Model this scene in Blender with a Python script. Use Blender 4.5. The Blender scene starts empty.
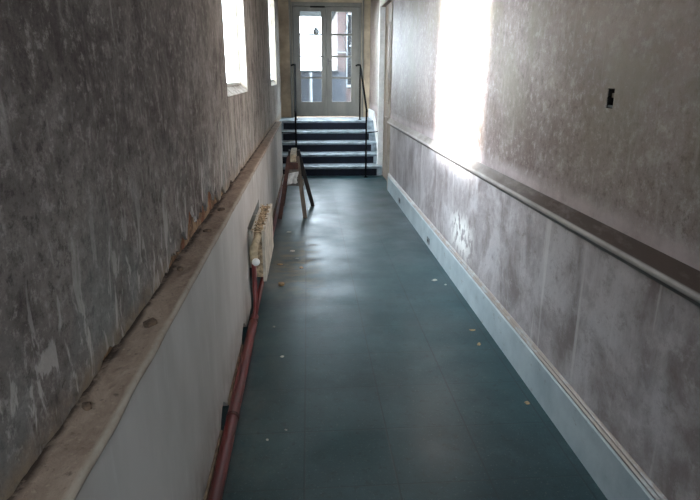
import bpy, bmesh, math, random
from mathutils import Vector, Matrix, noise
random.seed(7)
S = bpy.context.scene
COL = S.collection

# ------------------------------------------------------------------ camera
F_PX = 566.0
H = 1.6
Yc = Vector((307 - 350, 250 - 77, -F_PX)).normalized()
r_ = 0.018
Xc = Vector((1, r_, -(Yc.x + r_ * Yc.y) / Yc.z)).normalized()
Zc = Xc.cross(Yc)
cam_d = bpy.data.cameras.new('camera')
cam_d.sensor_width = 36
cam_d.lens = 36 * F_PX / 700
cam_d.clip_start = 0.02
cam = bpy.data.objects.new('camera', cam_d)
COL.objects.link(cam)
cam.matrix_world = Matrix(((Xc.x, Xc.y, Xc.z, 0), (Yc.x, Yc.y, Yc.z, 0), (Zc.x, Zc.y, Zc.z, H), (0, 0, 0, 1)))
S.camera = cam

# ------------------------------------------------------------------ world, lights, exposure
SKY_STRENGTH = 9.5
EXPOSURE = 1.78
w = bpy.data.worlds.new('overcast_sky')
S.world = w
w.use_nodes = True
bg = w.node_tree.nodes['Background']
bg.inputs[0].default_value = (0.82, 0.905, 1.0, 1)
bg.inputs[1].default_value = SKY_STRENGTH

sd = bpy.data.lights.new('sun', 'SUN')
sd.energy = 12.0
sd.angle = math.radians(13)
sd.color = (0.97, 0.98, 1.0)
sun = bpy.data.objects.new('sun', sd)
COL.objects.link(sun)
sun.rotation_euler = Vector((1.70, 0.03, -0.52)).to_track_quat('-Z', 'Y').to_euler()

YB_PORTAL = -2.80
def portal(name, loc, size, direction):
    d = bpy.data.lights.new(name, 'AREA')
    d.shape = 'RECTANGLE'
    d.size, d.size_y = size
    d.cycles.is_portal = True
    o = bpy.data.objects.new(name, d)
    COL.objects.link(o)
    o.location = loc
    o.rotation_euler = Vector(direction).to_track_quat('-Z', 'Z').to_euler()
    return o
portal('window_portal', (-0.70, 4.55, 2.2), (1.5, 1.6), (1, 0, 0))
portal('window_portal', (0.33, YB_PORTAL, 2.6), (1.5, 1.2), (0, 1, 0))  # sampling portal for the added back window
portal('window_portal', (-0.70, 9.55, 2.2), (2.1, 1.5), (1, 0, 0))
portal('door_portal', (0.4, 11.95, 1.95), (1.3, 2.0), (0, -1, 0))

S.view_settings.view_transform = 'Standard'
S.view_settings.look = 'None'
S.view_settings.gamma = 1
S.view_settings.use_curve_mapping = False
S.view_settings.exposure = EXPOSURE

# ------------------------------------------------------------------ key dimensions
XR = 1.18        # right wall face
XL = -0.43       # lower left wall face
XU = -0.52       # upper left wall face
ZL = 0.905       # ledge top
YS = 9.50        # first riser
YD = 11.62       # end door
YB = -2.6        # behind the camera
CEIL = 3.35

# ------------------------------------------------------------------ material helpers
def lin(c):
    return tuple(((v / 255) / 12.92 if v / 255 <= 0.04045 else ((v / 255 + 0.055) / 1.055) ** 2.4) for v in c) + (1,)

class NT:
    def __init__(s, name):
        s.m = bpy.data.materials.new(name)
        s.m.use_nodes = True
        s.t = s.m.node_tree
        s.b = s.t.nodes['Principled BSDF']
        s.co = s.t.nodes.new('ShaderNodeTexCoord').outputs['Object']
    def n(s, typ, **kw):
        nd = s.t.nodes.new(typ)
        for k, v in kw.items():
            setattr(nd, k, v)
        return nd
    def link(s, a, b):
        s.t.links.new(a, b)
    def mapped(s, scale=(1, 1, 1), loc=(0, 0, 0)):
        mp = s.n('ShaderNodeMapping')
        mp.inputs['Scale'].default_value = scale
        mp.inputs['Location'].default_value = loc
        s.link(s.co, mp.inputs['Vector'])
        return mp.outputs[0]
    def noise(s, scale, detail=4, rough=0.6, stretch=(1, 1, 1), loc=(0, 0, 0), dist=0.0):
        nd = s.n('ShaderNodeTexNoise')
        nd.inputs['Scale'].default_value = scale
        nd.inputs['Detail'].default_value = detail
        nd.inputs['Roughness'].default_value = rough
        nd.inputs['Distortion'].default_value = dist
        s.link(s.mapped(stretch, loc), nd.inputs['Vector'])
        return nd.outputs['Fac']
    def ramp(s, fac, lo, hi, a=0.0, b=1.0):
        nd = s.n('ShaderNodeMapRange')
        nd.clamp = True
        nd.inputs['From Min'].default_value = lo
        nd.inputs['From Max'].default_value = hi
        nd.inputs['To Min'].default_value = a
        nd.inputs['To Max'].default_value = b
        s.link(fac, nd.inputs['Value'])
        return nd.outputs[0]
    def mix(s, fac, a, b):
        nd = s.n('ShaderNodeMix', data_type='RGBA')
        for v, k in ((fac, 0), (a, 6), (b, 7)):
            if isinstance(v, (int, float)):
                nd.inputs[k].default_value = v
            elif isinstance(v, tuple):
                nd.inputs[k].default_value = v if len(v) == 4 else lin(v)
            else:
                s.link(v, nd.inputs[k])
        return nd.outputs[2]
    def math(s, op, a, b=0.0):
        nd = s.n('ShaderNodeMath', operation=op)
        for v, k in ((a, 0), (b, 1)):
            if isinstance(v, (int, float)):
                nd.inputs[k].default_value = v
            else:
                s.link(v, nd.inputs[k])
        return nd.outputs[0]
    def xyz(s):
        nd = s.n('ShaderNodeSeparateXYZ')
        s.link(s.co, nd.inputs[0])
        return nd.outputs
    def color(s, c):
        if isinstance(c, tuple):
            s.b.inputs['Base Color'].default_value = c if len(c) == 4 else lin(c)
        else:
            s.link(c, s.b.inputs['Base Color'])
    def rough(s, v):
        if isinstance(v, (int, float)):
            s.b.inputs['Roughness'].default_value = v
        else:
            s.link(v, s.b.inputs['Roughness'])
    def bump(s, h, strength=0.3, dist=0.01):
        nd = s.n('ShaderNodeBump')
        nd.inputs['Strength'].default_value = strength
        nd.inputs['Distance'].default_value = dist
        s.link(h, nd.inputs['Height'])
        s.link(nd.outputs[0], s.b.inputs['Normal'])

def band(s, v, centre, half, soft):
    """1 inside |v-centre|<half, fading over soft"""
    d = s.math('ABSOLUTE', s.math('SUBTRACT', v, centre))
    return s.ramp(d, half, half + soft, 1.0, 0.0)

M = {}
def simple(name, c, rough=0.6, metal=0.0, var=0.12, scale=12.0, bump=0.15, stretch=(1, 1, 1), spec=0.5):
    s = NT(name)
    f = s.noise(scale, 5, 0.65, stretch)
    dark = tuple(int(v * (1 - var * 1.6)) for v in c)
    light = tuple(min(255, int(v * (1 + var))) for v in c)
    s.color(s.mix(s.ramp(f, 0.3, 0.7), dark, light))
    s.rough(rough)
    s.b.inputs['Metallic'].default_value = metal
    s.b.inputs['Specular IOR Level'].default_value = spec
    if bump:
        s.bump(s.noise(scale * 4, 4, 0.6, stretch), bump, 0.004)
    M[name] = s.m
    return s.m

# --- left upper plaster: stripped, dark, blotchy with drips
def speckle(s, c, loc, dark, light, k=1.0):
    """worn multi-scale mottling"""
    n1 = s.noise(10, 8, 0.80, (1, 0.75, 0.85), loc=loc, dist=0.15)
    n2 = s.noise(32, 6, 0.78, (1, 0.75, 0.75), loc=loc)
    n3 = s.noise(110, 3, 0.7, (1, 0.7, 1), loc=loc)
    c = s.mix(s.ramp(n1, 0.53, 0.66, 0, 0.75 * k), c, light)
    c = s.mix(s.ramp(n1, 0.34, 0.47, 0.8 * k, 0), c, dark)
    c = s.mix(s.ramp(n2, 0.54, 0.64, 0, 0.75 * k), c, light)
    c = s.mix(s.ramp(n2, 0.36, 0.46, 0.75 * k, 0), c, dark)
    c = s.mix(s.ramp(n3, 0.30, 0.45, 0.35 * k, 0), c, dark)
    return c, n1, n2, n3
s = NT('stripped_plaster_dark')
x, y, z = s.xyz()
big = s.noise(2.2, 6, 0.68, (1, 0.8, 0.9), dist=0.4)
c = s.mix(s.ramp(big, 0.38, 0.62), (98, 89, 85), (146, 138, 132))
c, n1, n2, n3 = speckle(s, c, (0, 0, 0), (70, 62, 59), (176, 168, 162), 0.95)
streak = s.noise(20, 6, 0.75, (1, 1, 0.16), loc=(2, 3, 1), dist=0.5)
gate = s.ramp(s.noise(2.5, 4, 0.6, loc=(4, 4, 4)), 0.42, 0.6, 0.1, 0.8)
c = s.mix(s.math('MULTIPLY', s.ramp(streak, 0.57, 0.68, 0, 0.7), gate), c, (184, 178, 172))
low = s.ramp(z, 0.93, 1.40, 1.0, 0.0)
gb = s.math('MULTIPLY', low, s.ramp(s.noise(3.2, 5, 0.6, loc=(3, 1, 0)), 0.45, 0.62, 0, 0.45))
c = s.mix(gb, c, (150, 158, 156))
drip = s.noise(15, 5, 0.6, (1, 1, 0.30), loc=(0, 4.2, 1), dist=0.9)
dm = s.math('MULTIPLY', s.ramp(z, 0.98, 1.36, 1.0, 0.0), s.ramp(drip, 0.55, 0.60, 0, 0.8))
c = s.mix(dm, c, (206, 200, 194))
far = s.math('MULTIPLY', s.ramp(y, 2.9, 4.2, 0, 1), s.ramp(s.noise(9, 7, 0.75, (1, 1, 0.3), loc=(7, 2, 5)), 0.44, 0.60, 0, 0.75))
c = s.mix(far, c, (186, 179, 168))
edge = s.math('MULTIPLY', s.ramp(z, 0.915, 0.98, 1, 0), s.ramp(s.noise(14, 5, 0.7), 0.4, 0.6, 0.2, 0.9))
c = s.mix(edge, c, (152, 134, 112))
s.color(c)
s.rough(0.85)
s.b.inputs['Specular IOR Level'].default_value = 0.2
s.bump(s.math('ADD', n1, s.math('ADD', s.math('MULTIPLY', n2, 0.6), s.math('MULTIPLY', n3, 0.25))), 0.55, 0.010)
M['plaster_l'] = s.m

# --- right wall plaster: worn, slightly glossy
s = NT('worn_plaster_glossy')
x, y, z = s.xyz()
big = s.noise(1.9, 5, 0.62, (1, 1, 0.8), loc=(2, 5, 1), dist=0.4)
c = s.mix(s.ramp(big, 0.36, 0.64), (118, 100, 94), (152, 138, 134))
c, n1, n2, n3 = speckle(s, c, (1, 0, 3), (88, 72, 63), (194, 186, 183), 0.85)
streak = s.noise(20, 5, 0.7, (1, 1, 0.14), loc=(0, 1, 3), dist=0.4)
c = s.mix(s.ramp(streak, 0.58, 0.70, 0, 0.4), c, (188, 182, 176))
green = s.math('MULTIPLY', s.ramp(s.noise(2.6, 5, 0.6, loc=(9, 3, 0)), 0.47, 0.62, 0, 0.6), s.ramp(z, 1.2, 1.7, 0.2, 1))
c = s.mix(green, c, (128, 122, 102))
chalk = s.math('MULTIPLY', band(s, z, 1.055, 0.02, 0.06), s.ramp(s.noise(5, 5, 0.6, loc=(1, 8, 0)), 0.35, 0.6, 0.35, 0.9))
c = s.mix(chalk, c, (188, 174, 174))
lowm = s.ramp(z, 0.93, 0.955, 1.0, 0.0)
lc = s.mix(s.ramp(s.noise(3.0, 6, 0.65, (1, 1, 0.8), loc=(5, 0, 0), dist=0.5), 0.38, 0.62), (134, 122, 120), (190, 184, 185))
lc = s.mix(s.ramp(n1, 0.52, 0.66, 0, 0.6), lc, (204, 198, 198))
lc = s.mix(s.ramp(n1, 0.34, 0.47, 0.6, 0), lc, (118, 104, 98))
lc = s.mix(s.ramp(n2, 0.32, 0.44, 0.4, 0), lc, (112, 98, 92))
lc = s.mix(s.ramp(s.noise(11, 3, 0.5, (1, 1, 0.04), loc=(0, 6, 0)), 0.60, 0.66, 0, 0.6), lc, (212, 208, 206))
scf = s.math('MULTIPLY', s.math('MULTIPLY', band(s, y, 4.22, 0.12, 0.30), band(s, z, 0.42, 0.07, 0.13)), s.ramp(s.noise(16, 4, 0.6, (1, 1, 0.7)), 0.44, 0.50, 0, 1))
lc = s.mix(scf, lc, (240, 238, 234))
c = s.mix(lowm, c, lc)
s.color(c)
s.rough(s.math('ADD', s.ramp(n1, 0.3, 0.7, 0.36, 0.58), s.math('MULTIPLY', lowm, -0.05)))
s.b.inputs['Specular IOR Level'].default_value = 0.55
s.bump(s.math('ADD', n1, s.math('ADD', s.math('MULTIPLY', n2, 0.5), s.math('MULTIPLY', n3, 0.2))), 0.35, 0.006)
M['plaster_r'] = s.m

# --- lower left painted dado wall
s = NT('painted_dado_white')
x, y, z = s.xyz()
big = s.noise(2.2, 5, 0.6, (1, 1, 0.5))
c = s.mix(s.ramp(big, 0.35, 0.65), (188, 184, 178), (212, 208, 203))
c = s.mix(s.ramp(s.noise(20, 4, 0.6, (1, 1, 0.12)), 0.58, 0.72, 0, 0.4), c, (222, 220, 216))
dirt = s.math('MULTIPLY', s.ramp(z, 0.02, 0.30, 1, 0), s.ramp(s.noise(7, 5, 0.7, (1, 1, 0.5)), 0.42, 0.62, 0.1, 0.8))
c = s.mix(dirt, c, (132, 116, 100))
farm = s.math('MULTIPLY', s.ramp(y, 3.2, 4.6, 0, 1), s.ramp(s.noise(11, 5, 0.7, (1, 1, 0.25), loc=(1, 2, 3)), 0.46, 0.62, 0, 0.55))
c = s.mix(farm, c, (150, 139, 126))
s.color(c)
s.rough(0.55)
s.bump(s.noise(45, 5, 0.6), 0.15, 0.004)
M['dado_l'] = s.m

# --- crumbling ledge
s = NT('dusty_ledge')
x, y, z = s.xyz()
a = s.noise(9, 6, 0.7, (1, 0.5, 1), dist=0.5)
b = s.noise(55, 5, 0.7)
c = s.mix(s.ramp(a, 0.33, 0.66), (122, 102, 88), (168, 148, 131))
c = s.mix(s.ramp(b, 0.58, 0.72, 0, 0.6), c, (190, 174, 150))
c = s.mix(s.ramp(b, 0.28, 0.42, 0.7, 0), c, (70, 58, 48))
crk = s.math('MULTIPLY', s.ramp(x, -0.516, -0.500, 1, 0), s.ramp(s.noise(13, 5, 0.7, (1, 0.7, 1), loc=(6, 0, 2)), 0.36, 0.52, 0.1, 0.95))
c = s.mix(crk, c, (50, 34, 24))
lip = s.math('MULTIPLY', s.ramp(x, -0.434, -0.424, 0, 1), s.ramp(s.noise(12, 4, 0.7, (1, 0.5, 1), loc=(4, 0, 0)), 0.30, 0.55, 0.2, 0.9))
c = s.mix(lip, c, (178, 168, 154))
s.color(c)
s.rough(0.9)
s.bump(s.math('ADD', a, s.math('MULTIPLY', b, 0.6)), 0.7, 0.012)
M['ledge'] = s.m

# --- exposed rubble behind the plaster
s = NT('exposed_masonry')
a = s.noise(16, 6, 0.7, dist=0.6)
b = s.noise(50, 5, 0.7)
c = s.mix(s.ramp(a, 0.38, 0.6), (104, 78, 58), (182, 150, 116))
c = s.mix(s.ramp(s.noise(9, 4, 0.6, loc=(2, 2, 2)), 0.5, 0.62, 0, 0.8), c, (150, 92, 62))
c = s.mix(s.ramp(b, 0.32, 0.45, 0.8, 0), c, (48, 38, 32))
s.color(c)
s.rough(0.95)
s.bump(s.math('ADD', a, b), 0.9, 0.02)
M['rubble'] = s.m

# --- floor: teal sheet tiles
s = NT('teal_floor_tiles')
x, y, z = s.xyz()
TS = 0.385
tu = s.math('FRACT', s.math('DIVIDE', s.math('ADD', x, 10 * TS - 0.73 + TS * 2), TS))
tv = s.math('FRACT', s.math('DIVIDE', s.math('ADD', y, 30 * TS), TS))
def seam(t, half):
    return s.ramp(s.math('ABSOLUTE', s.math('SUBTRACT', t, 0.5)), 0.5 - half * 2, 0.5 - half * 0.6, 0, 1)
seams = s.math('MAXIMUM', seam(tu, 0.007), s.math('MULTIPLY', seam(tv, 0.006), 0.8))
big = s.noise(1.3, 5, 0.6, loc=(1, 1, 0))
mid = s.noise(6, 6, 0.65)
fine = s.noise(90, 4, 0.7)
sm = s.noise(30, 4, 0.7, (0.4, 1, 1))
c = s.mix(s.ramp(big, 0.35, 0.65), (23, 50, 54), (37, 69, 73))
c = s.mix(s.ramp(mid, 0.5, 0.72, 0, 0.45), c, (54, 84, 88))
c = s.mix(s.ramp(fine, 0.60, 0.72, 0, 0.5), c, (120, 138, 138))
c = s.mix(s.ramp(s.noise(38, 5, 0.75, loc=(3, 3, 0)), 0.60, 0.70, 0, 0.35), c, (112, 112, 98))
c = s.mix(s.ramp(s.noise(20, 5, 0.75, loc=(8, 3, 0)), 0.36, 0.44, 0.5, 0), c, (16, 30, 34))
# dusty stain beside the radiator and along the left pipe
st = s.math('MULTIPLY', s.math('MULTIPLY', band(s, x, -0.15, 0.08, 0.22), band(s, y, 4.9, 0.35, 0.75)), s.ramp(s.noise(9, 5, 0.7, (0.6, 1, 1), loc=(5, 5, 0)), 0.42, 0.60, 0, 0.85))
c = s.mix(st, c, (128, 116, 96))
st2 = s.math('MULTIPLY', s.ramp(x, -0.34, -0.05, 1, 0), s.ramp(s.noise(4, 5, 0.7, (1, 0.6, 1), loc=(2, 9, 0)), 0.42, 0.66, 0, 0.4))
c = s.mix(st2, c, (96, 98, 90))
c = s.mix(s.math('MULTIPLY', seams, 0.6), c, (24, 34, 38))
s.color(c)
s.rough(s.math('ADD', s.ramp(s.noise(3, 3, 0.5, loc=(4, 4, 4)), 0.3, 0.7, 0.30, 0.46), s.math('MULTIPLY', st, 0.25)))
s.b.inputs['Specular IOR Level'].default_value = 0.42
s.bump(s.math('ADD', s.math('MULTIPLY', s.noise(5, 3, 0.5), 0.8), s.math('ADD', s.math('MULTIPLY', fine, 0.12), s.math('MULTIPLY', seams, -0.5))), 0.14, 0.006)
M['floor'] = s.m

# --- skirting
s = NT('pale_blue_grey_paint')
x, y, z = s.xyz()
c = s.mix(s.ramp(s.noise(5, 5, 0.6), 0.35, 0.65), (158, 172, 178), (182, 194, 198))
c = s.mix(s.ramp(s.noise(22, 5, 0.7, (1, 0.5, 1)), 0.60, 0.72, 0, 0.7), c, (122, 118, 112))
top = s.math('MULTIPLY', s.ramp(z, 0.205, 0.225, 0, 1), s.ramp(s.noise(14, 5, 0.7, (1, 0.4, 1), loc=(1, 1, 1)), 0.30, 0.5, 0.25, 0.9))
c = s.mix(top, c, (138, 118, 104))
s.color(c)
s.rough(0.42)
s.bump(s.noise(40, 4, 0.6), 0.15, 0.003)
M['skirt'] = s.m

# --- dado rail: painted front, dark brown top
s = NT('rail_paint')
x, y, z = s.xyz()
c = s.mix(s.ramp(s.noise(9, 5, 0.7, (1, 0.3, 1)), 0.35, 0.65), (150, 142, 136), (190, 183, 178))
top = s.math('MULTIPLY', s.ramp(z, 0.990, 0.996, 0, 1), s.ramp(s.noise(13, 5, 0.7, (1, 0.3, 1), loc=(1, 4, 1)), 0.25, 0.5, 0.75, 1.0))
top = s.math('MULTIPLY', top, s.ramp(y, 2.6, 4.2, 1.0, 0.35))  # dark top thinned with distance, painting in the light on the far rail
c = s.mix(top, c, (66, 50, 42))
c = s.mix(s.ramp(z, 0.958, 0.962, 0.85, 0), c, (74, 66, 62))  # dark line along the lower lip
s.color(c)
s.rough(s.ramp(z, 0.985, 0.996, 0.45, 0.85))
s.bump(s.noise(30, 4, 0.6, (1, 0.4, 1)), 0.2, 0.003)
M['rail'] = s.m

# --- brick outside
s = NT('brick_wall_outside')
bt = s.n('ShaderNodeTexBrick')
mp = s.n('ShaderNodeMapping')
mp.inputs['Rotation'].default_value = (math.radians(90), 0, 0)
s.link(s.co, mp.inputs['Vector'])
s.link(mp.outputs[0], bt.inputs['Vector'])
bt.inputs['Color1'].default_value = lin((62, 44, 42))
bt.inputs['Color2'].default_value = lin((44, 34, 34))
bt.inputs['Mortar'].default_value = lin((66, 62, 60))
bt.inputs['Scale'].default_value = 4.0
s.link(bt.outputs['Color'], s.b.inputs['Base Color'])
s.rough(0.9)
M['brick'] = s.m

simple('door_paint', (116, 112, 103), 0.5, var=0.08, scale=6, stretch=(1, 1, 0.4))
simple('reveal', (160, 150, 136), 0.8, var=0.15, scale=9)
simple('end_wall', (168, 150, 127), 0.75, var=0.13, scale=3.5)
simple('ceiling', (150, 147, 140), 0.85)
simple('window_paint', (205, 206, 200), 0.5, var=0.05)
simple('jamb_white', (244, 245, 244), 0.45, var=0.04)
simple('door_grey', (140, 128, 116), 0.5, var=0.07)
simple('stair_light', (150, 163, 172), 0.45, var=0.18, scale=9)
simple('stair_dark', (17, 22, 34), 0.7, var=0.3, scale=14, spec=0.2)
simple('iron_black', (9, 9, 10), 0.8, 0.0, spec=0.05, bump=0)
simple('pipe_red', (112, 44, 40), 0.38, var=0.18, scale=10, stretch=(1, 0.4, 1))
simple('pipe_rust', (74, 36, 30), 0.6, var=0.2, scale=30)
simple('strip_wood', (132, 112, 92), 0.8, var=0.25, scale=14)
simple('rad_cream', (196, 186, 170), 0.55, var=0.14, scale=12)
simple('rad_top', (168, 146, 118), 0.8, var=0.4, scale=28, bump=0.5)
simple('valve_white', (250, 248, 244), 0.4, var=0.03)
simple('valve_cream', (176, 158, 128), 0.6, var=0.15, scale=30)
simple('wood_old', (100, 88, 76), 0.8, var=0.25, scale=20, stretch=(1, 1, 0.2))
simple('wood_dark', (44, 38, 33), 0.8, var=0.25, scale=20, stretch=(1, 1, 0.2))
simple('wood_pale', (168, 152, 128), 0.8, var=0.2, scale=25)
simple('red_brown', (72, 42, 34), 0.75, var=0.2, scale=25)
simple('cloth_grey', (214, 212, 208), 0.85, var=0.1, scale=25)
simple('board_grey', (104, 98, 90), 0.8, var=0.2, scale=18)
simple('flake_pale', (206, 202, 190), 0.8, var=0.1, scale=60)
simple('flake_tan', (172, 142, 106), 0.8, var=0.15, scale=60)
simple('flake_grey', (150, 150, 144), 0.8, var=0.15, scale=60)
simple('chunk_brown', (92, 74, 60), 0.9, var=0.3, scale=50, bump=0.5)
simple('plate_grey', (112, 118, 122), 0.5, var=0.1)
simple('box_metal', (96, 92, 88), 0.6, 0.3, var=0.2, scale=40)
simple('hole_dark', (22, 18, 16), 0.9, var=0.2)
simple('ground', (84, 86, 78), 0.9, var=0.15, scale=2)
simple('slate_blue', (24, 29, 37), 0.8, var=0.2, scale=5)
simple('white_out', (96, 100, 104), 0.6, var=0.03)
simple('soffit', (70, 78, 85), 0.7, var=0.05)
simple('dark_pane', (10, 10, 11), 0.6, spec=0.1, var=0.1)
simple('outside_dark', (14, 16, 19), 0.7)

# thin glass (real pane, see-through)
def glass(name, tint, opac):
    s = NT(name)
    t = s.t
    tr = s.n('ShaderNodeBsdfTransparent')
    tr.inputs[0].default_value = tint
    gl = s.n('ShaderNodeBsdfGlossy')
    gl.inputs['Roughness'].default_value = 0.04
    lw = s.n('ShaderNodeLayerWeight')
    lw.inputs['Blend'].default_value = 0.5
    fr = s.n('ShaderNodeMath', operation='MULTIPLY_ADD')
    fr.inputs[1].default_value = 0.45
    fr.inputs[2].default_value = 0.03
    s.link(s.math('POWER', lw.outputs['Facing'], 6.0), fr.inputs[0])
    mx = s.n('ShaderNodeMixShader')
    s.link(fr.outputs[0], mx.inputs[0])
    s.link(tr.outputs[0], mx.inputs[1])
    s.link(gl.outputs[0], mx.inputs[2])
    df = s.n('ShaderNodeBsdfDiffuse')
    df.inputs[0].default_value = lin((150, 156, 160))
    m2 = s.n('ShaderNodeMixShader')
    m2.inputs[0].default_value = opac
    s.link(mx.outputs[0], m2.inputs[1])
    s.link(df.outputs[0], m2.inputs[2])
    out = [n for n in t.nodes if n.type == 'OUTPUT_MATERIAL'][0]
    s.link(m2.outputs[0], out.inputs[0])
    M[name] = s.m
glass('glass_clear', (0.96, 0.98, 0.98, 1), 0.01)
glass('glass_dusty', (0.90, 0.93, 0.94, 1), 0.06)

# ------------------------------------------------------------------ mesh helpers
class MB:
    def __init__(s):
        s.bm = bmesh.new()
    def box(s, x0, x1, y0, y1, z0, z1, bevel=0.0, seg=1, rot=None):
        r = bmesh.ops.create_cube(s.bm, size=1)
        vs = r['verts']
        bmesh.ops.scale(s.bm, vec=(x1 - x0, y1 - y0, z1 - z0), verts=vs)
        if bevel:
            es = list({e for v in vs for e in v.link_edges})
            rb = bmesh.ops.bevel(s.bm, geom=es, offset=bevel, segments=seg, affect='EDGES', profile=0.6)
            vs = list({v for v in rb['verts']} | {v for v in vs if v.is_valid})
        if rot is not None:
            bmesh.ops.rotate(s.bm, cent=(0, 0, 0), matrix=rot, verts=vs)
        bmesh.ops.translate(s.bm, vec=((x0 + x1) / 2, (y0 + y1) / 2, (z0 + z1) / 2), verts=vs)
        return s
    def tube(s, pts, r, seg=12, cap=True):
        pts = [Vector(p) for p in pts]
        rs = r if isinstance(r, (list, tuple)) else [r] * len(pts)
        rings = []
        n = None
        for i, p in enumerate(pts):
            if i == 0:
                d = (pts[1] - pts[0]).normalized()
            elif i == len(pts) - 1:
                d = (pts[-1] - pts[-2]).normalized()
            else:
                d = ((pts[i] - pts[i - 1]).normalized() + (pts[i + 1] - pts[i]).normalized()).normalized()
            if n is None:
                n = d.orthogonal().normalized()
            n = (n - d * n.dot(d)).normalized()
            b = d.cross(n)
            rings.append([s.bm.verts.new(p + (n * math.cos(2 * math.pi * k / seg) + b * math.sin(2 * math.pi * k / seg)) * rs[i]) for k in range(seg)])
        for a, c in zip(rings, rings[1:]):
            for k in range(seg):
                s.bm.faces.new((a[k], a[(k + 1) % seg], c[(k + 1) % seg], c[k]))
        if cap:
            s.bm.faces.new(rings[0][::-1])
            s.bm.faces.new(rings[-1])
        return s
    def beam(s, a, b, wx, wy, up=(0, 1, 0)):
        """rectangular bar from a to b, wx across, wy along the 'up' vector"""
        a, b = Vector(a), Vector(b)
        d = (b - a).normalized()
        u = Vector(up)
        u = (u - d * u.dot(d)).normalized()
        v = d.cross(u)
        q = []
        for p in (a, b):
            q.append([s.bm.verts.new(p + v * sx * wx / 2 + u * sy * wy / 2) for sx, sy in ((-1, -1), (1, -1), (1, 1), (-1, 1))])
        for k in range(4):
            s.bm.faces.new((q[0][k], q[0][(k + 1) % 4], q[1][(k + 1) % 4], q[1][k]))
        s.bm.faces.new(q[0][::-1])
        s.bm.faces.new(q[1])
        return s
    def prism_yz(s, pts, x0, x1):
        """polygon in (y,z) extruded from x0 to x1"""
        a = [s.bm.verts.new((x0, p[0], p[1])) for p in pts]
        b = [s.bm.verts.new((x1, p[0], p[1])) for p in pts]
        fa = s.bm.faces.new(a)
        fb = s.bm.faces.new(b[::-1])
        n = len(pts)
        for k in range(n):
            s.bm.faces.new((a[k], b[k], b[(k + 1) % n], a[(k + 1) % n]))
        bmesh.ops.triangulate(s.bm, faces=[fa, fb], ngon_method='EAR_CLIP')
        return s
    def prism_xz(s, pts, y0, y1, bend=None):
        """profile in (x,z) extruded along y"""
        a = [s.bm.verts.new((p[0], y0, p[1])) for p in pts]
        b = [s.bm.verts.new((p[0], y1, p[1])) for p in pts]
        n = len(pts)
        for k in range(n):
            s.bm.faces.new((a[k], b[k], b[(k + 1) % n], a[(k + 1) % n]))
        s.bm.faces.new(a[::-1])
        s.bm.faces.new(b)
        return s
    def build(s, name, mat, parent=None, smooth=False, kind=None):
        bmesh.ops.recalc_face_normals(s.bm, faces=s.bm.faces)
        me = bpy.data.meshes.new(name)
        s.bm.to_mesh(me)
        s.bm.free()
        me.materials.append(M[mat])
        if smooth:
            for p in me.polygons:
                p.use_smooth = True
        o = bpy.data.objects.new(name, me)
        COL.objects.link(o)
        if parent is not None:
            o.parent = parent
            o.matrix_parent_inverse = parent.matrix_world.inverted() if False else Matrix.Translation(-Vector(parent.location))
        if kind:
            o['kind'] = kind
        return o

def strips(mb, ragged, top, x0, x1):
    """slab under a ragged (y,z) line: one column per step; top is a height or a function of y"""
    bm = mb.bm
    tf = top if callable(top) else (lambda y: top)
    rows = []
    for (y, z) in ragged:
        rows.append([bm.verts.new(c) for c in ((x0, y, z), (x0, y, tf(y)), (x1, y, tf(y)), (x1, y, z))])
    for a, b in zip(rows, rows[1:]):
        for k in range(4):
            bm.faces.new((a[k], a[(k + 1) % 4], b[(k + 1) % 4], b[k]))
    bm.faces.new(rows[0]); bm.faces.new(rows[-1][::-1])

def struct(name, mb, mat, parent=None, smooth=False):
    return mb.build(name, mat, parent, smooth, None if parent else 'structure')

def thing(name, loc, label=None, cat=None, group=None, kind=None):
    o = bpy.data.objects.new(name, None)
    COL.objects.link(o)
    o.location = loc
    o.empty_display_size = 0.1
    if label: o['label'] = label
    if cat: o['category'] = cat
    if group: o['group'] = group
    if kind: o['kind'] = kind
    return o

def tag(o, label, cat, group=None):
    o['label'] = label
    o['category'] = cat
    if group: o['group'] = group
    return o

def jag(y0, y1, base, step=0.05, amp=0.01, seed=0.0, extra=None):
    """ragged line of (y,z) points"""
    n = max(2, int((y1 - y0) / step))
    out = []
    for i in range(n + 1):
        y = y0 + (y1 - y0) * i / n
        v = noise.noise(Vector((y * 9.0, seed, 0))) * amp + noise.noise(Vector((y * 31.0, seed, 3))) * amp * 0.7
        e = extra(y) if extra else 0
        out.append((y, base + max(0.0, amp * 0.6 + v) + e))
    return out

# ================================================================== STRUCTURE
struct('floor', MB().box(-0.60, 1.40, YB, YD + 0.05, -0.10, 0.0), 'floor')
struct('ceiling', MB().box(-0.95, 1.60, YB - 0.1, YD + 0.3, CEIL, CEIL + 0.12), 'ceiling')
BW = (-0.42, 1.05, 2.0, 3.2)  # opening for the window added behind the camera
struct('wall_back', MB().box(-0.95, BW[0], YB - 0.15, YB, -0.1, CEIL).box(BW[1], 1.60, YB - 0.15, YB, -0.1, CEIL).box(BW[0], BW[1], YB - 0.15, YB, -0.1, BW[2]).box(BW[0], BW[1], YB - 0.15, YB, BW[3], CEIL), 'plaster_r')

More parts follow.
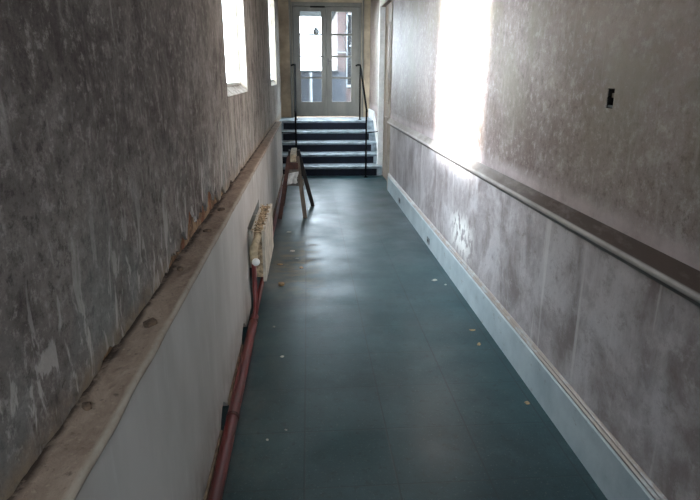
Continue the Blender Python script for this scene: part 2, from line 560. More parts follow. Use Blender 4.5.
# ---- left wall, upper part with two window openings; ragged bottom edge above the ledge
W1 = (3.88, 5.20)
W2 = (8.60, 10.2)
SILL = 1.475
HEAD = 2.95
def bites(y):
    e = 0.0
    for c_, w_, h_ in ((2.12, 0.12, 0.05), (2.30, 0.12, 0.075), (2.50, 0.16, 0.12), (2.74, 0.16, 0.10), (2.98, 0.14, 0.15), (3.16, 0.10, 0.10), (2.40, 0.10, 0.045), (1.95, 0.05, 0.02), (1.35, 0.06, 0.018), (3.42, 0.08, 0.05), (3.8, 0.08, 0.035), (4.4, 0.08, 0.025)):
        d = abs(y - c_) / w_
        if d < 1:
            e = max(e, 1.2 * h_ * (1 - d ** 2) * (0.75 + 0.5 * noise.noise(Vector((y * 22, c_, 1))) + 0.45 * noise.noise(Vector((y * 60, c_, 4)))))
    return max(e, 0)
mb = MB()
strips(mb, jag(YB, W1[0], ZL + 0.002, 0.016, 0.006, 1.0, bites), CEIL, XU, XU - 0.013)
strips(mb, jag(W1[0], W1[1], ZL + 0.002, 0.03, 0.006, 2.0, bites), SILL, XU, XU - 0.013)
strips(mb, jag(W1[1], W2[0], ZL + 0.002, 0.04, 0.006, 3.0), CEIL, XU, XU - 0.013)
# strip below window 2 and beyond (reaches the stairs)
mb.box(XU - 0.013, XU, W2[0], 9.47, ZL, SILL)
mb.box(XU - 0.013, XU, 9.47, W2[1], -0.05, SILL)
mb.box(XU - 0.013, XU, W2[1], YD + 0.3, -0.05, CEIL)
for a_, b_ in (W1, W2):
    mb.box(XU - 0.013, XU, a_, b_, HEAD, CEIL)
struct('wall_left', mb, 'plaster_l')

# masonry core behind the plaster (seen where plaster has dropped off)
mb = MB()
XC = XU - 0.014
for y0, y1, z0, z1 in ((YB, W1[0], 0.66, CEIL), (W1[0], W1[1], 0.66, SILL - 0.03), (W1[1], W2[0], 0.66, CEIL),
                       (W2[0], W2[1], -0.05, SILL - 0.03), (W2[1], YD + 0.3, -0.05, CEIL),
                       (W1[0], W1[1], HEAD + 0.02, CEIL), (W2[0], W2[1], HEAD + 0.02, CEIL)):
    mb.box(XC - 0.055, XC, y0, y1, z0, z1)
struct('wall_left_masonry', mb, 'rubble')

# ---- left lower wall (stands forward), niche behind the radiator, broken bottom edge
NI = (3.84, 4.80, 0.60)
def low_bites(y):
    e = 0.0
    for c_, w_, h_ in ((3.33, 0.16, 0.10), (2.42, 0.13, 0.10), (1.2, 0.08, 0.04), (2.95, 0.08, 0.03)):
        d = abs(y - c_) / w_
        if d < 1:
            e = max(e, h_ * (1 - d ** 1.4))
    return e
mb = MB()
strips(mb, jag(YB, NI[0], 0.0, 0.03, 0.006, 8.0, low_bites), ZL - 0.03, XL, XL - 0.06)
mb.box(XL - 0.06, XL, NI[0], NI[1], NI[2], ZL - 0.03)
mb.box(XL - 0.06, XL, NI[1], 9.47, 0.0, ZL - 0.03)
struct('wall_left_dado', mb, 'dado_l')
struct('wall_left_core', MB().box(XL - 0.16, XL - 0.061, YB, 9.465, -0.05, ZL - 0.03), 'hole_dark')

# ---- ledge: gridded top with broken relief, overhanging lip
mb = MB()
bm = mb.bm
ny = 420
cols = [-0.560, -0.53, -0.505, -0.48, -0.455, -0.436, -0.424, -0.418, -0.420, -0.428, -0.431]
zs = [0.0, 0.0, 0.0, 0.0, 0.0, 0.0, -0.002, -0.009, -0.020, -0.026, -0.040]
rows = []
for i in range(ny + 1):
    y = YB + (9.475 - YB) * i / ny
    row = []
    for k, (cx, cz) in enumerate(zip(cols, zs)):
        nz = noise.noise(Vector((cx * 18, y * 7, 0))) * 0.006 + noise.noise(Vector((cx * 60, y * 28, 5))) * 0.004
        nz *= 1.0 if k < 6 else 0.35
        crumbs = 0.016 * max(0, noise.noise(Vector((cx * 25, y * 14, 9)))) * (1 if k < 3 else 0)
        nx = noise.noise(Vector((y * 6, k * 0.1, 2))) * 0.004 if 5 < k < 10 else 0
        row.append(bm.verts.new((cx + nx, y, ZL + cz + nz + crumbs)))
    rows.append(row)
for a_, b_ in zip(rows, rows[1:]):
    for k in range(len(cols) - 1):
        bm.faces.new((a_[k], a_[k + 1], b_[k + 1], b_[k]))
bm.faces.new([v for v in rows[-1]])
struct('trim_1', mb, 'ledge', smooth=True)
for p in bpy.data.objects['trim_1'].data.polygons[-1:]:
    p.use_smooth = False

# thin wooden strip between pipe and lower wall
mb = MB()
for y0, y1 in ((YB, 1.15), (1.3, 2.30), (2.56, 3.18)):
    mb.box(XL + 0.0, XL + 0.012, y0, y1, 0.0, 0.035, 0.002)
mb.box(XL, XL + 0.012, 4.85, 9.45, 0.0, 0.05, 0.002)
struct('baseboard_left', mb, 'strip_wood')

# ---- right wall with door recess
R2 = (8.30, 9.58, 2.66)
def hole_poly(mb_):
    pass
mb = MB()
SW = (2.182, 2.236, 1.486, 1.562)   # hole of the wall box
mb.box(XR, XR + 0.20, YB, SW[0], -0.05, CEIL)
mb.box(XR, XR + 0.20, SW[1], R2[0], -0.05, CEIL)
mb.box(XR, XR + 0.20, SW[0], SW[1], -0.05, SW[2])
mb.box(XR, XR + 0.20, SW[0], SW[1], SW[3], CEIL)
mb.box(XR, XR + 0.20, R2[0], R2[1], R2[2], CEIL)
struct('wall_right', mb, 'plaster_r')
struct('wall_right_stairwell', MB().box(XR + 0.055, XR + 0.20, R2[1] + 0.10, YD + 0.3, -0.05, CEIL), 'plaster_r')
struct('trim_2', MB().box(XR - 0.012, XR + 0.20, R2[1], R2[1] + 0.10, -0.02, R2[2] + 0.12, 0.004).box(XR - 0.008, XR + 0.012, R2[0] - 0.02, R2[1], R2[2], R2[2] + 0.10, 0.003), 'jamb_white')
struct('trim_3', MB().box(XR - 0.008, XR + 0.015, R2[0] - 0.06, R2[0] + 0.004, 0.12, R2[2] + 0.1, 0.003).box(XR - 0.02, XR + 0.02, R2[0] - 0.065, R2[0] + 0.006, 0.0, 0.13, 0.004), 'reveal')

# grey door in the recess
d2 = thing('door_2', (XR + 0.10, 8.94, 0), kind='structure')
mb = MB().box(XR + 0.075, XR + 0.14, R2[0] + 0.04, R2[1] - 0.005, 0.0, R2[2])
struct('door_slab', mb, 'door_grey', d2)
for y0, y1, z0, z1 in ((8.44, 8.88, 0.25, 1.0), (9.0, 9.44, 0.25, 1.0), (8.44, 8.88, 1.2, 2.4), (9.0, 9.44, 1.2, 2.4)):
    m_ = MB()
    for a0, a1, b0, b1 in ((y0, y1, z0, z0 + 0.03), (y0, y1, z1 - 0.03, z1), (y0, y0 + 0.03, z0, z1), (y1 - 0.03, y1, z0, z1)):
        m_.box(XR + 0.067, XR + 0.076, a0, a1, b0, b1, 0.003)
    struct('panel_moulding', m_, 'door_grey', d2)

# ---- skirting and dado rail on the right
prof = [(XR + 0.005, 0.0), (XR - 0.020, 0.0), (XR - 0.020, 0.205), (XR - 0.013, 0.213), (XR - 0.018, 0.219), (XR - 0.020, 0.228),
        (XR - 0.012, 0.236), (XR - 0.012, 0.243), (XR - 0.004, 0.250), (XR + 0.005, 0.251)]
struct('baseboard_right', MB().prism_xz(prof, YB, R2[0] - 0.065), 'skirt')
prof = [(XR + 0.005, 1.040), (XR - 0.002, 1.040), (XR - 0.010, 1.030), (XR - 0.034, 1.000), (XR - 0.042, 0.992), (XR - 0.045, 0.982), (XR - 0.043, 0.972), (XR - 0.036, 0.965),
        (XR - 0.026, 0.961), (XR - 0.020, 0.950), (XR - 0.014, 0.942), (XR - 0.004, 0.936), (XR + 0.005, 0.934)]
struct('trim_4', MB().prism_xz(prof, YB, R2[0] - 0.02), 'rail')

# ---- end wall around the double door
DX0, DX1, DZ0, DZ1 = -0.275, 1.065, 0.835, 2.955
mb = MB()
mb.box(-0.95, DX0, YD, YD + 0.30, -0.05, CEIL).box(DX1, 1.60, YD, YD + 0.30, -0.05, CEIL)
mb.box(DX0, DX1, YD, YD + 0.30, DZ1, CEIL).box(DX0, DX1, YD, YD + 0.30, -0.05, DZ0 - 0.01)
struct('wall_end', mb, 'end_wall')
# plaster pilaster on the right of the door and a ceiling beam
struct('trim_5', MB().box(1.075, 1.11, YD - 0.02, YD, 0.83, 3.0, 0.003).box(DX0 - 0.05, DX0 - 0.005, YD - 0.02, YD, 0.83, 3.0, 0.003), 'door_paint')

# ---- windows on the left
def window(n, y0, y1):
    w_ = thing('window_%d' % n, (XU - 0.08, (y0 + y1) / 2, SILL), kind='structure')
    g = XU - 0.075
    zb = 1.545
    mb = MB()
    mb.box(g - 0.02, g + 0.012, y0, y0 + 0.02, zb - 0.02, HEAD)
    mb.box(g - 0.02, g + 0.006, y1 - 0.014, y1, zb - 0.02, HEAD)
    mb.box(g - 0.04, g + 0.018, y0, y1, HEAD - 0.05, HEAD + 0.02)
    mb.box(g - 0.04, g + 0.018, y0, y1, zb - 0.03, zb + 0.012)
    struct('window_frame', mb, 'window_paint', w_)
    mb = MB()
    for q0, q1 in ((y0 - 0.012, y0 + 0.002), (y1 - 0.002, y1 + 0.012)):
        mb.box(XU - 0.10, XU - 0.002, q0, q1, SILL - 0.03, HEAD + 0.02)
    mb.box(XU - 0.10, XU - 0.002, y0, y1, HEAD - 0.002, HEAD + 0.012)
    struct('window_reveal', mb, 'reveal', w_)
    struct('window_pane', MB().box(g - 0.012, g - 0.008, y0 + 0.03, y1 - 0.03, zb, HEAD - 0.04), 'glass_clear', w_)
    mb = MB()
    pr = [(XU + 0.002, SILL - 0.004), (XU + 0.002, SILL + 0.002), (g + 0.02, zb - 0.01), (g - 0.04, zb - 0.01), (g - 0.06, zb - 0.04), (g - 0.06, SILL - 0.04), (XU - 0.02, SILL - 0.04)]
    mb.prism_xz(pr, y0, y1)
    struct('window_sill', mb, 'plaster_l', w_)
window(1, *W1)
window(2, *W2)
w3 = thing('window_3', (0.33, YB, BW[2]), kind='structure')  # unseen window, added behind the camera as fill daylight
mb = MB()
for q in ((BW[0], BW[0] + 0.05, BW[2], BW[3]), (BW[1] - 0.05, BW[1], BW[2], BW[3]), (0.31, 0.35, BW[2], BW[3]), (BW[0], BW[1], BW[2], BW[2] + 0.05), (BW[0], BW[1], BW[3] - 0.05, BW[3]), (BW[0], BW[1], 2.58, 2.62)):
    mb.box(q[0], q[1], YB - 0.10, YB - 0.06, q[2], q[3])
struct('window_frame', mb, 'window_paint', w3)
struct('window_pane', MB().box(BW[0] + 0.04, BW[1] - 0.04, YB - 0.082, YB - 0.078, BW[2] + 0.04, BW[3] - 0.04), 'glass_clear', w3)
struct('added_sun_blocker', MB().box(-6.0, -3.2, 7.9, 21.0, 0.55, 4.9), 'end_wall')  # unseen block added to keep the sun off the far window and the yard

# ---- double door at the end
d1 = thing('door_1', (0.39, YD, DZ0), kind='structure')
mb = MB()
mb.box(DX0, DX0 + 0.03, YD + 0.0, YD + 0.12, DZ0, DZ1, 0.003).box(DX1 - 0.03, DX1, YD, YD + 0.12, DZ0, DZ1, 0.003)
mb.box(DX0, DX1, YD, YD + 0.12, 2.885, DZ1, 0.003)
struct('door_frame', mb, 'door_paint', d1)
def leaf(x0, x1, gx0, gx1):
    z0, z1, gz0, gz1 = DZ0 + 0.01, 2.875, 1.13, 2.795
    y0, y1 = YD + 0.02, YD + 0.06
    mb = MB()
    mb.box(x0, gx0, y0, y1, z0, z1, 0.003).box(gx1, x1, y0, y1, z0, z1, 0.003)
    mb.box(gx0 - 0.002, gx1 + 0.002, y0, y1, gz1, z1, 0.002).box(gx0 - 0.002, gx1 + 0.002, y0, y1, z0, gz0, 0.002)
    # raised moulding on the lower panel
    for a0, a1, b0, b1 in ((gx0 + 0.02, gx1 - 0.02, z0 + 0.07, z0 + 0.085), (gx0 + 0.02, gx1 - 0.02, gz0 - 0.075, gz0 - 0.06),
                           (gx0 + 0.02, gx0 + 0.035, z0 + 0.07, gz0 - 0.06), (gx1 - 0.035, gx1 - 0.02, z0 + 0.07, gz0 - 0.06)):
        mb.box(a0, a1, y0 - 0.008, y0 + 0.001, b0, b1)
    lf = struct('door_leaf', mb, 'door_paint', d1)
    for zc in (2.385, 1.985, 1.585):
        b = MB().box(gx0, gx1, y0 + 0.008, y1 - 0.008, zc - 0.015, zc + 0.015).build('glazing_bar', 'door_paint', lf)
    MB().box(gx0 - 0.005, gx1 + 0.005, y0 + 0.018, y0 + 0.022, gz0 - 0.005, gz1 + 0.005).build('glass_pane', 'glass_dusty', lf)
    return lf
l1 = leaf(DX0 + 0.032, 0.378, -0.115, 0.285)
l2 = leaf(0.384, DX1 - 0.032, 0.490, 0.868)
mb = MB().box(0.345, 0.378, YD + 0.008, YD + 0.021, DZ0 + 0.02, 2.87, 0.003)
mb.build('meeting_strip', 'door_paint', l1)
mb = MB().box(0.402, 0.428, YD + 0.010, YD + 0.022, 1.82, 1.95, 0.002)
mb.tube([(0.415, YD + 0.015, 1.90), (0.415, YD - 0.03, 1.90), (0.44, YD - 0.045, 1.895), (0.49, YD - 0.045, 1.89)], 0.008, 8)
mb.build('door_handle', 'box_metal', l2)
struct('lintel_gap_strip', MB().box(0.08, 0.36, YD - 0.03, YD + 0.018, 2.862, 2.884, 0.004), 'iron_black', d1)  # dark bar drawn for the gap line under the lintel

mb = MB().box(DX0 + 0.02, DX1 - 0.02, YD + 0.062, YD + 0.10, DZ0, DZ0 + 0.04).box(DX0 + 0.02, DX1 - 0.02, YD + 0.062, YD + 0.10, 2.84, 2.90)
mb.box(DX0 + 0.02, DX0 + 0.06, YD + 0.062, YD + 0.10, DZ0, 2.9).box(DX1 - 0.06, DX1 - 0.02, YD + 0.062, YD + 0.10, DZ0, 2.9).box(0.36, 0.41, YD + 0.062, YD + 0.085, DZ0 + 0.03, 2.86)
struct('door_stop', mb, 'door_paint', d1)

# ================================================================== STAIRCASE
RZ = 0.833 / 5
GO = 0.305
st = thing('staircase', (0.35, YS, 0), 'five-step staircase with dark risers and pale nosings rising to the glazed double door', 'staircase')
for i in range(5):
    y0 = YS + GO * i
    y1 = YS + GO * (i + 1) + 0.02 if i < 4 else YD
    z0 = RZ * i
    z1 = RZ * (i + 1)
    x0, x1 = XU + 0.001, XR + 0.054
    if i == 0: x1 = XR - 0.001 if False else XR + 0.054
    mb = MB().box(x0, x1, y0 + 0.010, y1, z0 if i else 0.001, z1 - 0.03)
    # tread slab with rounded nose
    mb2 = MB()
    pr = [(y0 + 0.0, z1 - 0.034), (y0 - 0.008, z1 - 0.028), (y0 - 0.012, z1 - 0.014), (y0 - 0.008, z1 - 0.003), (y0 + 0.002, z1), (y1, z1), (y1, z1 - 0.034)]
    mb2.prism_yz(pr, x0, x1)
    mb.build('step_block', 'stair_light', st)
    mb2.build('tread', 'stair_light', st)
    xr = (1.150, 1.125, 1.115, 1.105, 1.095)[i]
    MB().box(XL - 0.02, xr, y0 + 0.002, y0 + 0.0105, z0 + 0.006, z1 - 0.046, 0.001).build('riser', 'stair_dark', st)
if True:
    # white string at the right, cut off against the door trim
    MB().prism_yz([(YS + 0.11, 0.002), (YS + 0.11, 0.25), (YS + GO * 4 + 0.0, 1.02), (YD - 0.02, 1.02), (YD - 0.02, 0.84), (YS + GO * 4, 0.84)] if False else
                  [(YS + 0.20, 0.18), (YS + 0.20, 0.34), (YS + GO * 4, 1.00), (YD - 0.03, 1.00), (YD - 0.03, RZ * 5 + 0.001), (YS + GO * 4 + 0.01, RZ * 5 + 0.001)], XR + 0.030, XR + 0.0535).build('string_board', 'jamb_white', st)

# handrails
def handrail(xb, xt, label, side):
    t = thing('handrail', (xb, 9.36, 0), label, 'handrail', None)
    zt = 1.085
    MB().tube([(xb, 9.36, 0.0), (xb, 9.36, zt)], 0.014, 10).box(xb - 0.03, xb + 0.03, 9.33, 9.39, 0.0, 0.008).build('post', 'iron_black', t)
    MB().tube([(xb, 9.30, zt - 0.02), (xb, 9.33, zt + 0.012), (xb, 9.37, zt + 0.03), (xt, 10.82, 1.80), (xt, 10.90, 1.815), (xt - 0.04, 10.93, 1.815), (xt - 0.075, 10.94, 1.80)], 0.016, 10).build('rail', 'iron_black', t)
    MB().tube([(xt, 10.85, 0.834), (xt, 10.85, 1.80)], 0.012, 10).box(xt - 0.03, xt + 0.03, 10.82, 10.88, 0.8335, 0.841).build('upper_post', 'iron_black', t)
    if side > 0:
        MB().tube([(xb, 9.36, 0.73), (XR - 0.010 + 0.002, 9.60, 0.73)], 0.009, 8).build('wall_stay', 'iron_black', t)
    else:
        MB().tube([(xb, 9.36, 0.73), (XU + 0.005, 9.50, 0.73)], 0.009, 8).build('wall_stay', 'iron_black', t)
    return t
handrail(0.948, 0.975, 'thin black iron handrail on the right side of the stairs, by the white jamb', 1)
handrail(-0.196, -0.215, 'thin black iron handrail on the left side of the stairs, behind the trestle', -1)

# ================================================================== RADIATOR
rd = thing('radiator', (-0.365, 4.1, 0.25), 'cream panel radiator with rusty crumbling top low on the left wall', 'radiator')
RY0, RY1, RZ0, RZ1 = 3.80, 4.68, 0.215, 0.585
def panel(x0, x1, front):
    mb = MB()
    bm = mb.bm
    n = 96
    zsr = [RZ0, RZ0 + 0.012, RZ0 + 0.03, RZ0 + 0.055, RZ1 - 0.055, RZ1 - 0.03, RZ1 - 0.012, RZ1]
    def xf(i, k):
        fl = 0.5 + 0.5 * math.cos(2 * math.pi * (i / n) * 24)
        depth = 0.0 if k in (0, 1, 6, 7) else (0.4 if k in (2, 5) else 1.0)
        return 0.003 * fl * depth
    fr = []
    for i in range(n + 1):
        y = RY0 + (RY1 - RY0) * i / n
        fr.append([bm.verts.new(((x1 - xf(i, k)) if front else (x0 + xf(i, k)), y, zz)) for k, zz in enumerate(zsr)])
    bk = [[bm.verts.new((x0 if front else x1, RY0 + (RY1 - RY0) * i / n, zz)) for zz in (RZ0, RZ1)] for i in range(n + 1)]
    for i in range(n):
        for k in range(7):
            bm.faces.new((fr[i][k], fr[i + 1][k], fr[i + 1][k + 1], fr[i][k + 1]))
        bm.faces.new((bk[i][0], bk[i][1], bk[i + 1][1], bk[i + 1][0]))
        bm.faces.new((fr[i][7], fr[i + 1][7], bk[i + 1][1], bk[i][1]))
        bm.faces.new((fr[i][0], bk[i][0], bk[i + 1][0], fr[i + 1][0]))
    bm.faces.new([v for v in fr[0]] + [bk[0][1], bk[0][0]])
    bm.faces.new(([v for v in fr[n]] + [bk[n][1], bk[n][0]])[::-1])
    return mb
panel(-0.332, -0.310, True).build('front_panel', 'rad_cream', rd)
panel(-0.405, -0.388, False).build('rear_panel', 'rad_cream', rd)
mb = MB()
for i in range(34):
    y = RY0 + 0.02 + i * (RY1 - RY0 - 0.04) / 33
    mb.box(-0.389, -0.331, y - 0.005, y + 0.005, RZ0 + 0.03, RZ1 - 0.01 + random.uniform(-0.004, 0.004))
mb.build('fins', 'rad_top', rd)
mb = MB()
bm = mb.bm
for i in range(60):
    y = RY0 + 0.02 + random.random() * (RY1 - RY0 - 0.04)
    x_ = random.uniform(-0.395, -0.32)
    sz = random.uniform(0.004, 0.012)
    r = bmesh.ops.create_icosphere(bm, subdivisions=1, radius=sz)
    for v in r['verts']:
        v.co = Vector((v.co.x * random.uniform(.6, 1.2) + x_, v.co.y * random.uniform(.6, 1.6) + y, v.co.z * 0.7 + RZ1 + sz * 0.25))
o = mb.build('rust_crumbs', 'rad_top', rd)
o['kind'] = 'stuff'
for y in (3.98, 4.45):
    MB().box(XL - 0.060, -0.400, y - 0.015, y + 0.015, RZ0 + 0.05, RZ1 - 0.04).build('wall_bracket', 'rad_cream', rd)
# valve and riser
vl = MB().tube([(-0.358, 3.83, 0.545), (-0.360, 3.60, 0.545), (-0.364, 3.565, 0.538), (-0.367, 3.55, 0.515), (-0.368, 3.548, 0.47), (-0.368, 3.548, 0.44)], [0.024, 0.024, 0.026, 0.027, 0.025, 0.022], 14).build('valve_body', 'valve_cream', rd, smooth=True)
mb = MB()
r = bmesh.ops.create_uvsphere(mb.bm, u_segments=20, v_segments=12, radius=0.0265)
for v in r['verts']:
    v.co = Vector((v.co.x - 0.352, v.co.y * 0.8 + 3.525, v.co.z + 0.450))
c_ = mb.build('valve_cap', 'valve_white', vl, smooth=True)
c_['label'] = 'round white plastic valve cap'

# ================================================================== PIPE
pp = thing('heating_pipe', (-0.385, 0, 0.03), 'long dark red heating pipe running along the foot of the left wall', 'pipe')
PX = -0.386
MB().tube([(PX, YB + 0.01, 0.034), (PX, 3.60, 0.034)], 0.028, 16).build('main_pipe', 'pipe_red', pp, smooth=True)
MB().tube([(PX, 3.60, 0.036), (PX - 0.002, 5.2, 0.036), (PX - 0.010, 9.44, 0.036)], 0.018, 12).build('thin_pipe', 'pipe_red', pp, smooth=True)
MB().tube([(PX, 3.46, 0.040), (PX, 3.50, 0.044), (PX + 0.006, 3.535, 0.070), (PX + 0.017, 3.548, 0.12), (PX + 0.018, 3.548, 0.43)], 0.0155, 12).build('riser_pipe', 'pipe_red', pp, smooth=True)
for y in (0.85, 2.40, 3.52):
    MB().tube([(PX, y - 0.014, 0.034), (PX, y - 0.010, 0.034), (PX, y + 0.010, 0.034), (PX, y + 0.014, 0.034)], [0.029, 0.0315, 0.0315, 0.029], 16).build('pipe_collar', 'pipe_rust', pp, smooth=False)

# ================================================================== TRESTLE
tr = thing('trestle', (-0.17, 6.85, 0), 'old wooden sawhorse trestle on the floor in front of the stairs', 'trestle')
ax, ay0, ay1 = -0.178, 6.62, 7.22
MB().box(ax - 0.035, ax + 0.035, ay0 - 0.03, ay1 + 0.03, 0.66, 0.745, 0.006).build('top_beam', 'wood_pale', tr)
for (fx, fy, sx, mt) in ((-0.350, 6.54, -1, 'red_brown'), (-0.345, 7.26, -1, 'wood_dark'), (-0.050, 6.56, 1, 'wood_old'), (0.045, 7.22, 1, 'wood_dark')):
    top = (ax + sx * 0.045, ay0 + 0.02 if fy < 6.9 else ay1 - 0.02, 0.72)
    MB().beam((fx, fy, 0.0), top, 0.048, 0.07).build('leg', mt, tr)
# end boards that tie each pair of legs
for yy, mt in ((ay0 - 0.002, 'board_grey'), (ay1 + 0.002, 'wood_dark')):
    mb = MB()
    bm = mb.bm
    pl = [(-0.262, 0.50), (-0.085, 0.50), (-0.132, 0.655), (-0.224, 0.655)] if yy < 7 else [(-0.29, 0.44), (-0.06, 0.44), (-0.125, 0.655), (-0.23, 0.655)]
    a = [bm.verts.new((p[0], yy - 0.008, p[1])) for p in pl]
    b = [bm.verts.new((p[0], yy + 0.008, p[1])) for p in pl]
    bm.faces.new(a); bm.faces.new(b[::-1])
    for k in range(4):
        bm.faces.new((a[k], b[k], b[(k + 1) % 4], a[(k + 1) % 4]))
    mb.build('end_board', mt, tr)
MB().box(-0.235, -0.120, ay0 - 0.035, ay0 - 0.012, 0.575, 0.650, 0.003).build('cleat', 'red_brown', tr)
MB().box(-0.318, -0.058, ay0 - 0.005, ay0 + 0.018, 0.375, 0.455, 0.003).build('brace', 'board_grey', tr)
# rag over the brace
mb = MB()
bm = mb.bm
nu, nv = 16, 12
g_ = []
for i in range(nu + 1):
    row = []
    for k in range(nv + 1):
        u, v = i / nu, k / nv
        x_ = -0.30 + 0.17 * u + 0.012 * math.sin(v * 5 + 1)
        z_ = 0.515 - 0.13 * v + 0.035 * u - 0.018 * noise.noise(Vector((u * 4, 0, 3))) * v
        y_ = ay0 - 0.030 - 0.012 * math.sin(u * 14 + v * 2) * (0.3 + v) - 0.006
        row.append(bm.verts.new((x_, y_, z_)))
    g_.append(row)
for i in range(nu):
    for k in range(nv):
        bm.faces.new((g_[i][k], g_[i + 1][k], g_[i + 1][k + 1], g_[i][k + 1]))
o = mb.build('rag', 'cloth_grey', None, smooth=True)
sm_ = o.modifiers.new('thick', 'SOLIDIFY'); sm_.thickness = 0.004
tag(o, 'small pale grey rag hanging on the near end of the trestle', 'cloth')
# ================================================================== WALL BOX (right wall)
wb = thing('socket_box', (XR, 2.209, 1.524), 'small open black socket hole with bare metal box in the upper right wall', 'socket box')
mb = MB()
y0, y1, z0, z1 = SW
mb.box(XR + 0.035, XR + 0.045, y0, y1, z0, z1)
mb.box(XR + 0.004, XR + 0.045, y0, y0 + 0.003, z0, z1).box(XR + 0.004, XR + 0.045, y1 - 0.003, y1, z0, z1)
mb.box(XR + 0.004, XR + 0.045, y0, y1, z0, z0 + 0.003).box(XR + 0.004, XR + 0.045, y0, y1, z1 - 0.003, z1)
mb.build('box_shell', 'hole_dark', wb)
MB().box(XR + 0.006, XR + 0.034, y0 + 0.004, y0 + 0.030, z0 + 0.040, z0 + 0.058, 0.002).build('terminal', 'box_metal', wb)
MB().box(XR + 0.006, XR + 0.012, y0 + 0.004, y1 - 0.004, z0 + 0.004, z0 + 0.012, 0.001).build('lug', 'plate_grey', wb)
MB().tube([(XR + 0.034, y0 + 0.03, z1 - 0.02), (XR + 0.012, y0 + 0.035, z1 - 0.03), (XR + 0.004, y1 - 0.012, z0 + 0.045), (XR + 0.002, y1 - 0.004, z0 + 0.038)], 0.0025, 6).build('wire', 'iron_black', wb)

# plates on the skirting
for (y, z_, lab) in ((5.27, 0.068, 'small grey plate low on the right skirting, nearer the camera'), (7.08, 0.085, 'small grey plate low on the right skirting, nearer the stairs')):
    t = thing('skirting_plate', (XR - 0.02, y, z_), lab, 'socket plate', 'plates on the right skirting')
    MB().box(XR - 0.026, XR - 0.0202, y - 0.055, y + 0.055, z_ - 0.032, z_ + 0.032, 0.003, 2).build('plate', 'plate_grey', t)
    MB().box(XR - 0.0275, XR - 0.0255, y - 0.02, y + 0.02, z_ - 0.012, z_ + 0.012, 0.0008).build('slot', 'hole_dark', t)

# ================================================================== FLAKES AND CHUNKS
def flake(name, mat, x_, y_, z_, sx, sy, th, rot, label, cat, group, curl=0.3, seed=0):
    rnd = random.Random(seed)
    mb = MB()
    bm = mb.bm
    n = 9
    outl = []
    for k in range(n):
        a = 2 * math.pi * k / n + rnd.uniform(-.2, .2)
        rr = rnd.uniform(0.65, 1.05)
        outl.append((math.cos(a) * rr, math.sin(a) * rr))
    def P(u, v, top):
        X = u * sx; Y = v * sy
        c_, s_ = math.cos(rot), math.sin(rot)
        zz = th * top + curl * (u * u) * sx * 0.6
        return Vector((X * c_ - Y * s_, X * s_ + Y * c_, zz))
    def ring(f, top):
        return [bm.verts.new(P(u * f, v * f, top)) for u, v in outl]
    r0, r1, r2, r3 = ring(1, 0), ring(1, 0.7), ring(0.6, 1.0), ring(0.6, 0.0)
    ct, cb = bm.verts.new(P(0, 0, 1.15)), bm.verts.new(P(0, 0, 0))
    for k in range(n):
        j = (k + 1) % n
        bm.faces.new((r0[k], r0[j], r1[j], r1[k]))
        bm.faces.new((r1[k], r1[j], r2[j], r2[k]))
        bm.faces.new((r2[k], r2[j], ct))
        bm.faces.new((r3[k], r0[k], r0[j], r3[j])) if False else bm.faces.new((r0[j], r0[k], r3[k], r3[j]))
        bm.faces.new((r3[j], r3[k], cb))
    o = mb.build(name, mat)
    o.location = (x_, y_, z_)
    return tag(o, label, cat, group)
FL = 'paint flakes lying on the teal floor'
fl = [
    ('flake_tan', 1.060, 3.36, .022, .014, 'curled tan paint flake near the right skirting, farther of a close pair'),
    ('flake_tan', 1.043, 3.15, .022, .013, 'curled tan paint flake near the right skirting, nearer of a close pair'),
    ('flake_tan', 1.100, 2.48, .015, .016, 'tan paint flake against the right skirting, closest to the camera'),
    ('flake_pale', 1.020, 4.33, .032, .022, 'pale flat paint flake on the floor opposite the radiator, by the right skirting'),
    ('flake_pale', 1.085, 4.22, .014, .012, 'tiny pale paint chip right beside the pale flat flake at the right skirting'),
    ('flake_pale', -0.179, 3.07, .014, .012, 'small white paint chip alone on the floor right of the red pipe'),
    ('flake_grey', -0.250, 3.50, .012, .010, 'tiny grey paint chip beside the foot of the radiator pipe'),
    ('flake_tan', -0.236, 4.30, .035, .030, 'thick tan plaster lump on the floor in front of the radiator'),
    ('flake_pale', -0.170, 5.22, .030, .035, 'white paint flake on the floor level with the far end of the radiator'),
    ('flake_pale', -0.225, 5.92, .028, .035, 'pale flake between the radiator and the trestle, close to the pipe'),
    ('flake_grey', -0.120, 4.98, .025, .020, 'grey flake beside the dusty stain in front of the radiator'),
    ('flake_tan', -0.08, 4.72, .030, .022, 'flat tan flake on the right edge of the dusty stain'),
    ('flake_tan', -0.27, 4.82, .030, .022, 'flat tan flake on the dusty stain close to the radiator'),
    ('flake_pale', -0.212, 2.26, .008, .008, 'tiny white crumb on the floor near the bottom of the picture, beside the pipe'),
    ('flake_grey', -0.130, 2.33, .008, .006, 'tiny grey crumb on the floor just right of the white crumb beside the pipe'),
]
for i, (mt, x_, y_, sx, sy, lab) in enumerate(fl):
    thick = 0.020 if 'lump' in lab else 0.0045
    flake('plaster_lump' if 'lump' in lab else 'paint_flake', mt, x_, y_, 0.0, sx, sy, thick, i * 1.3, lab, 'plaster lump' if 'lump' in lab else 'paint flake', FL, 0.25 if 'curled' in lab else 0.08, i)
CH = 'plaster chunks fallen on the left ledge'
ch = [
    (-0.470, 1.56, .020, .034, 'brown plaster sliver lying across the ledge below the whitish drips'),
    (-0.487, 2.05, .014, .018, 'brown chunk on the ledge just before the broken plaster'),
    (-0.478, 2.60, .016, .022, 'brown chunk on the ledge under the broken plaster patch'),
    (-0.480, 3.05, .020, .030, 'largest brown chunk on the ledge at the far end of the broken plaster'),
    (-0.492, 1.12, .012, .018, 'small dark crumb of plaster on the ledge nearest the camera'),
]
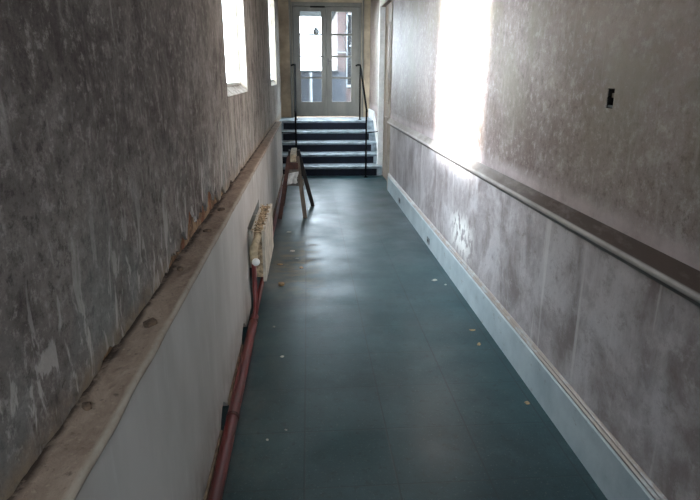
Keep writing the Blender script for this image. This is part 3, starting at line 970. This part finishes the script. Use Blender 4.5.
for i, (x_, y_, sx, sy, lab) in enumerate(ch):
    flake('plaster_chunk', 'chunk_brown', x_, y_, ZL + 0.001, sx, sy, 0.012, i * 0.9, lab, 'plaster chunk', CH, 0.1, 40 + i)

# ================================================================== OUTSIDE
struct('ground_1', MB().box(-14, 16, YD + 0.31, 45, 0.60, 0.80), 'ground')
struct('ground_2', MB().box(-30, -0.90, YB - 10, YD + 0.30, 0.30, 0.55), 'ground')
bd = thing('brick_building', (3.0, 18, 0.8), 'reddish brick building with white framed window seen through the right door glass', 'building')
MB().box(0.93, 8.0, 18.0, 24.0, 0.801, 3.55).build('wall', 'brick', bd)
MB().box(0.80, 8.1, 17.85, 24.1, 3.55, 3.70, 0.01).build('roof_edge', 'soffit', bd)
wf = MB().box(1.195, 1.225, 17.95, 18.01, 1.3, 3.4).box(1.225, 2.4, 17.95, 18.01, 3.36, 3.4).box(1.225, 2.4, 17.95, 18.01, 1.3, 1.38).box(1.28, 2.4, 17.95, 18.01, 2.48, 2.52).build('window_frame', 'white_out', bd)
MB().box(1.225, 2.4, 17.985, 18.005, 1.38, 3.36).build('window_pane', 'dark_pane', wf)
MB().box(0.93, 1.19, 17.96, 18.001, 2.30, 2.33).build('string_course', 'white_out', bd)
MB().box(0.93, 1.19, 17.93, 18.001, 0.802, 1.76).build('plinth', 'slate_blue', bd)
gw = thing('garden_wall', (0, 17, 0.8), 'low slate blue wall outside seen through the bottom of the left door glass', 'wall')
MB().box(-0.75, 0.92, 17.0, 17.2, 0.801, 1.74).build('wall_body', 'slate_blue', gw)
MB().box(-0.75, 0.92, 16.95, 17.25, 1.741, 1.78).build('coping', 'outside_dark', gw)
tag(MB().tube([(0.10, 16.6, 0.80), (0.10, 16.6, 1.72)], 0.045, 10).build('garden_post', 'white_out'), 'white post standing in front of the slate blue wall outside', 'post')
# canopy outside
cn = thing('canopy', (0.2, 15.5, 3.2), 'pale grey canopy outside seen at the top of the left door glass', 'canopy')
MB().box(-1.6, 0.62, 14.6, 16.6, 3.17, 3.27).build('roof_slab', 'soffit', cn)
for x_ in (-1.5,):
    for y_ in (14.75, 16.45):
        MB().tube([(x_, y_, 0.80), (x_, y_, 3.17)], 0.04, 10).build('post', 'soffit', cn)
for y_ in (14.75, 16.45):
    MB().tube([(0.54, y_, 0.80), (0.54, y_, 3.17)], 0.03, 10).build('post', 'soffit', cn)
ln = thing('hanging_lamp', (0.25, 15.2, 2.75), 'dark round lamp hanging under the pale canopy outside', 'lamp')
mb = MB()
mb.tube([(0.25, 15.2, 2.60), (0.25, 15.2, 2.63), (0.25, 15.2, 2.68), (0.25, 15.2, 2.73), (0.25, 15.2, 2.77), (0.25, 15.2, 2.80)], [0.02, 0.06, 0.085, 0.075, 0.04, 0.012], 14)
mb.build('lamp_shade', 'outside_dark', ln, smooth=True)
MB().tube([(0.25, 15.2, 2.79), (0.25, 15.2, 3.17)], 0.004, 6).build('cord', 'outside_dark', ln)
# loose white cable hanging behind the right leaf
cb = []
for k in range(26):
    t_ = k / 25
    cb.append((0.80 + 0.05 * math.sin(t_ * 9), 12.3 + 0.02 * math.cos(t_ * 11), 2.86 - 0.95 * t_ + 0.05 * math.sin(t_ * 13)))
tag(MB().tube([(0.80, 12.3, 2.98), (0.80, 12.3, 2.9)] + cb, 0.010, 6).build('loose_cable', 'white_out', None, True), 'loose white cable hanging outside behind the right door glass', 'cable')
tag(MB().box(0.40, 1.3, YD + 0.30, 12.42, 2.98, 3.06).build('door_canopy', 'soffit'), 'narrow board above the outside of the double door', 'board')
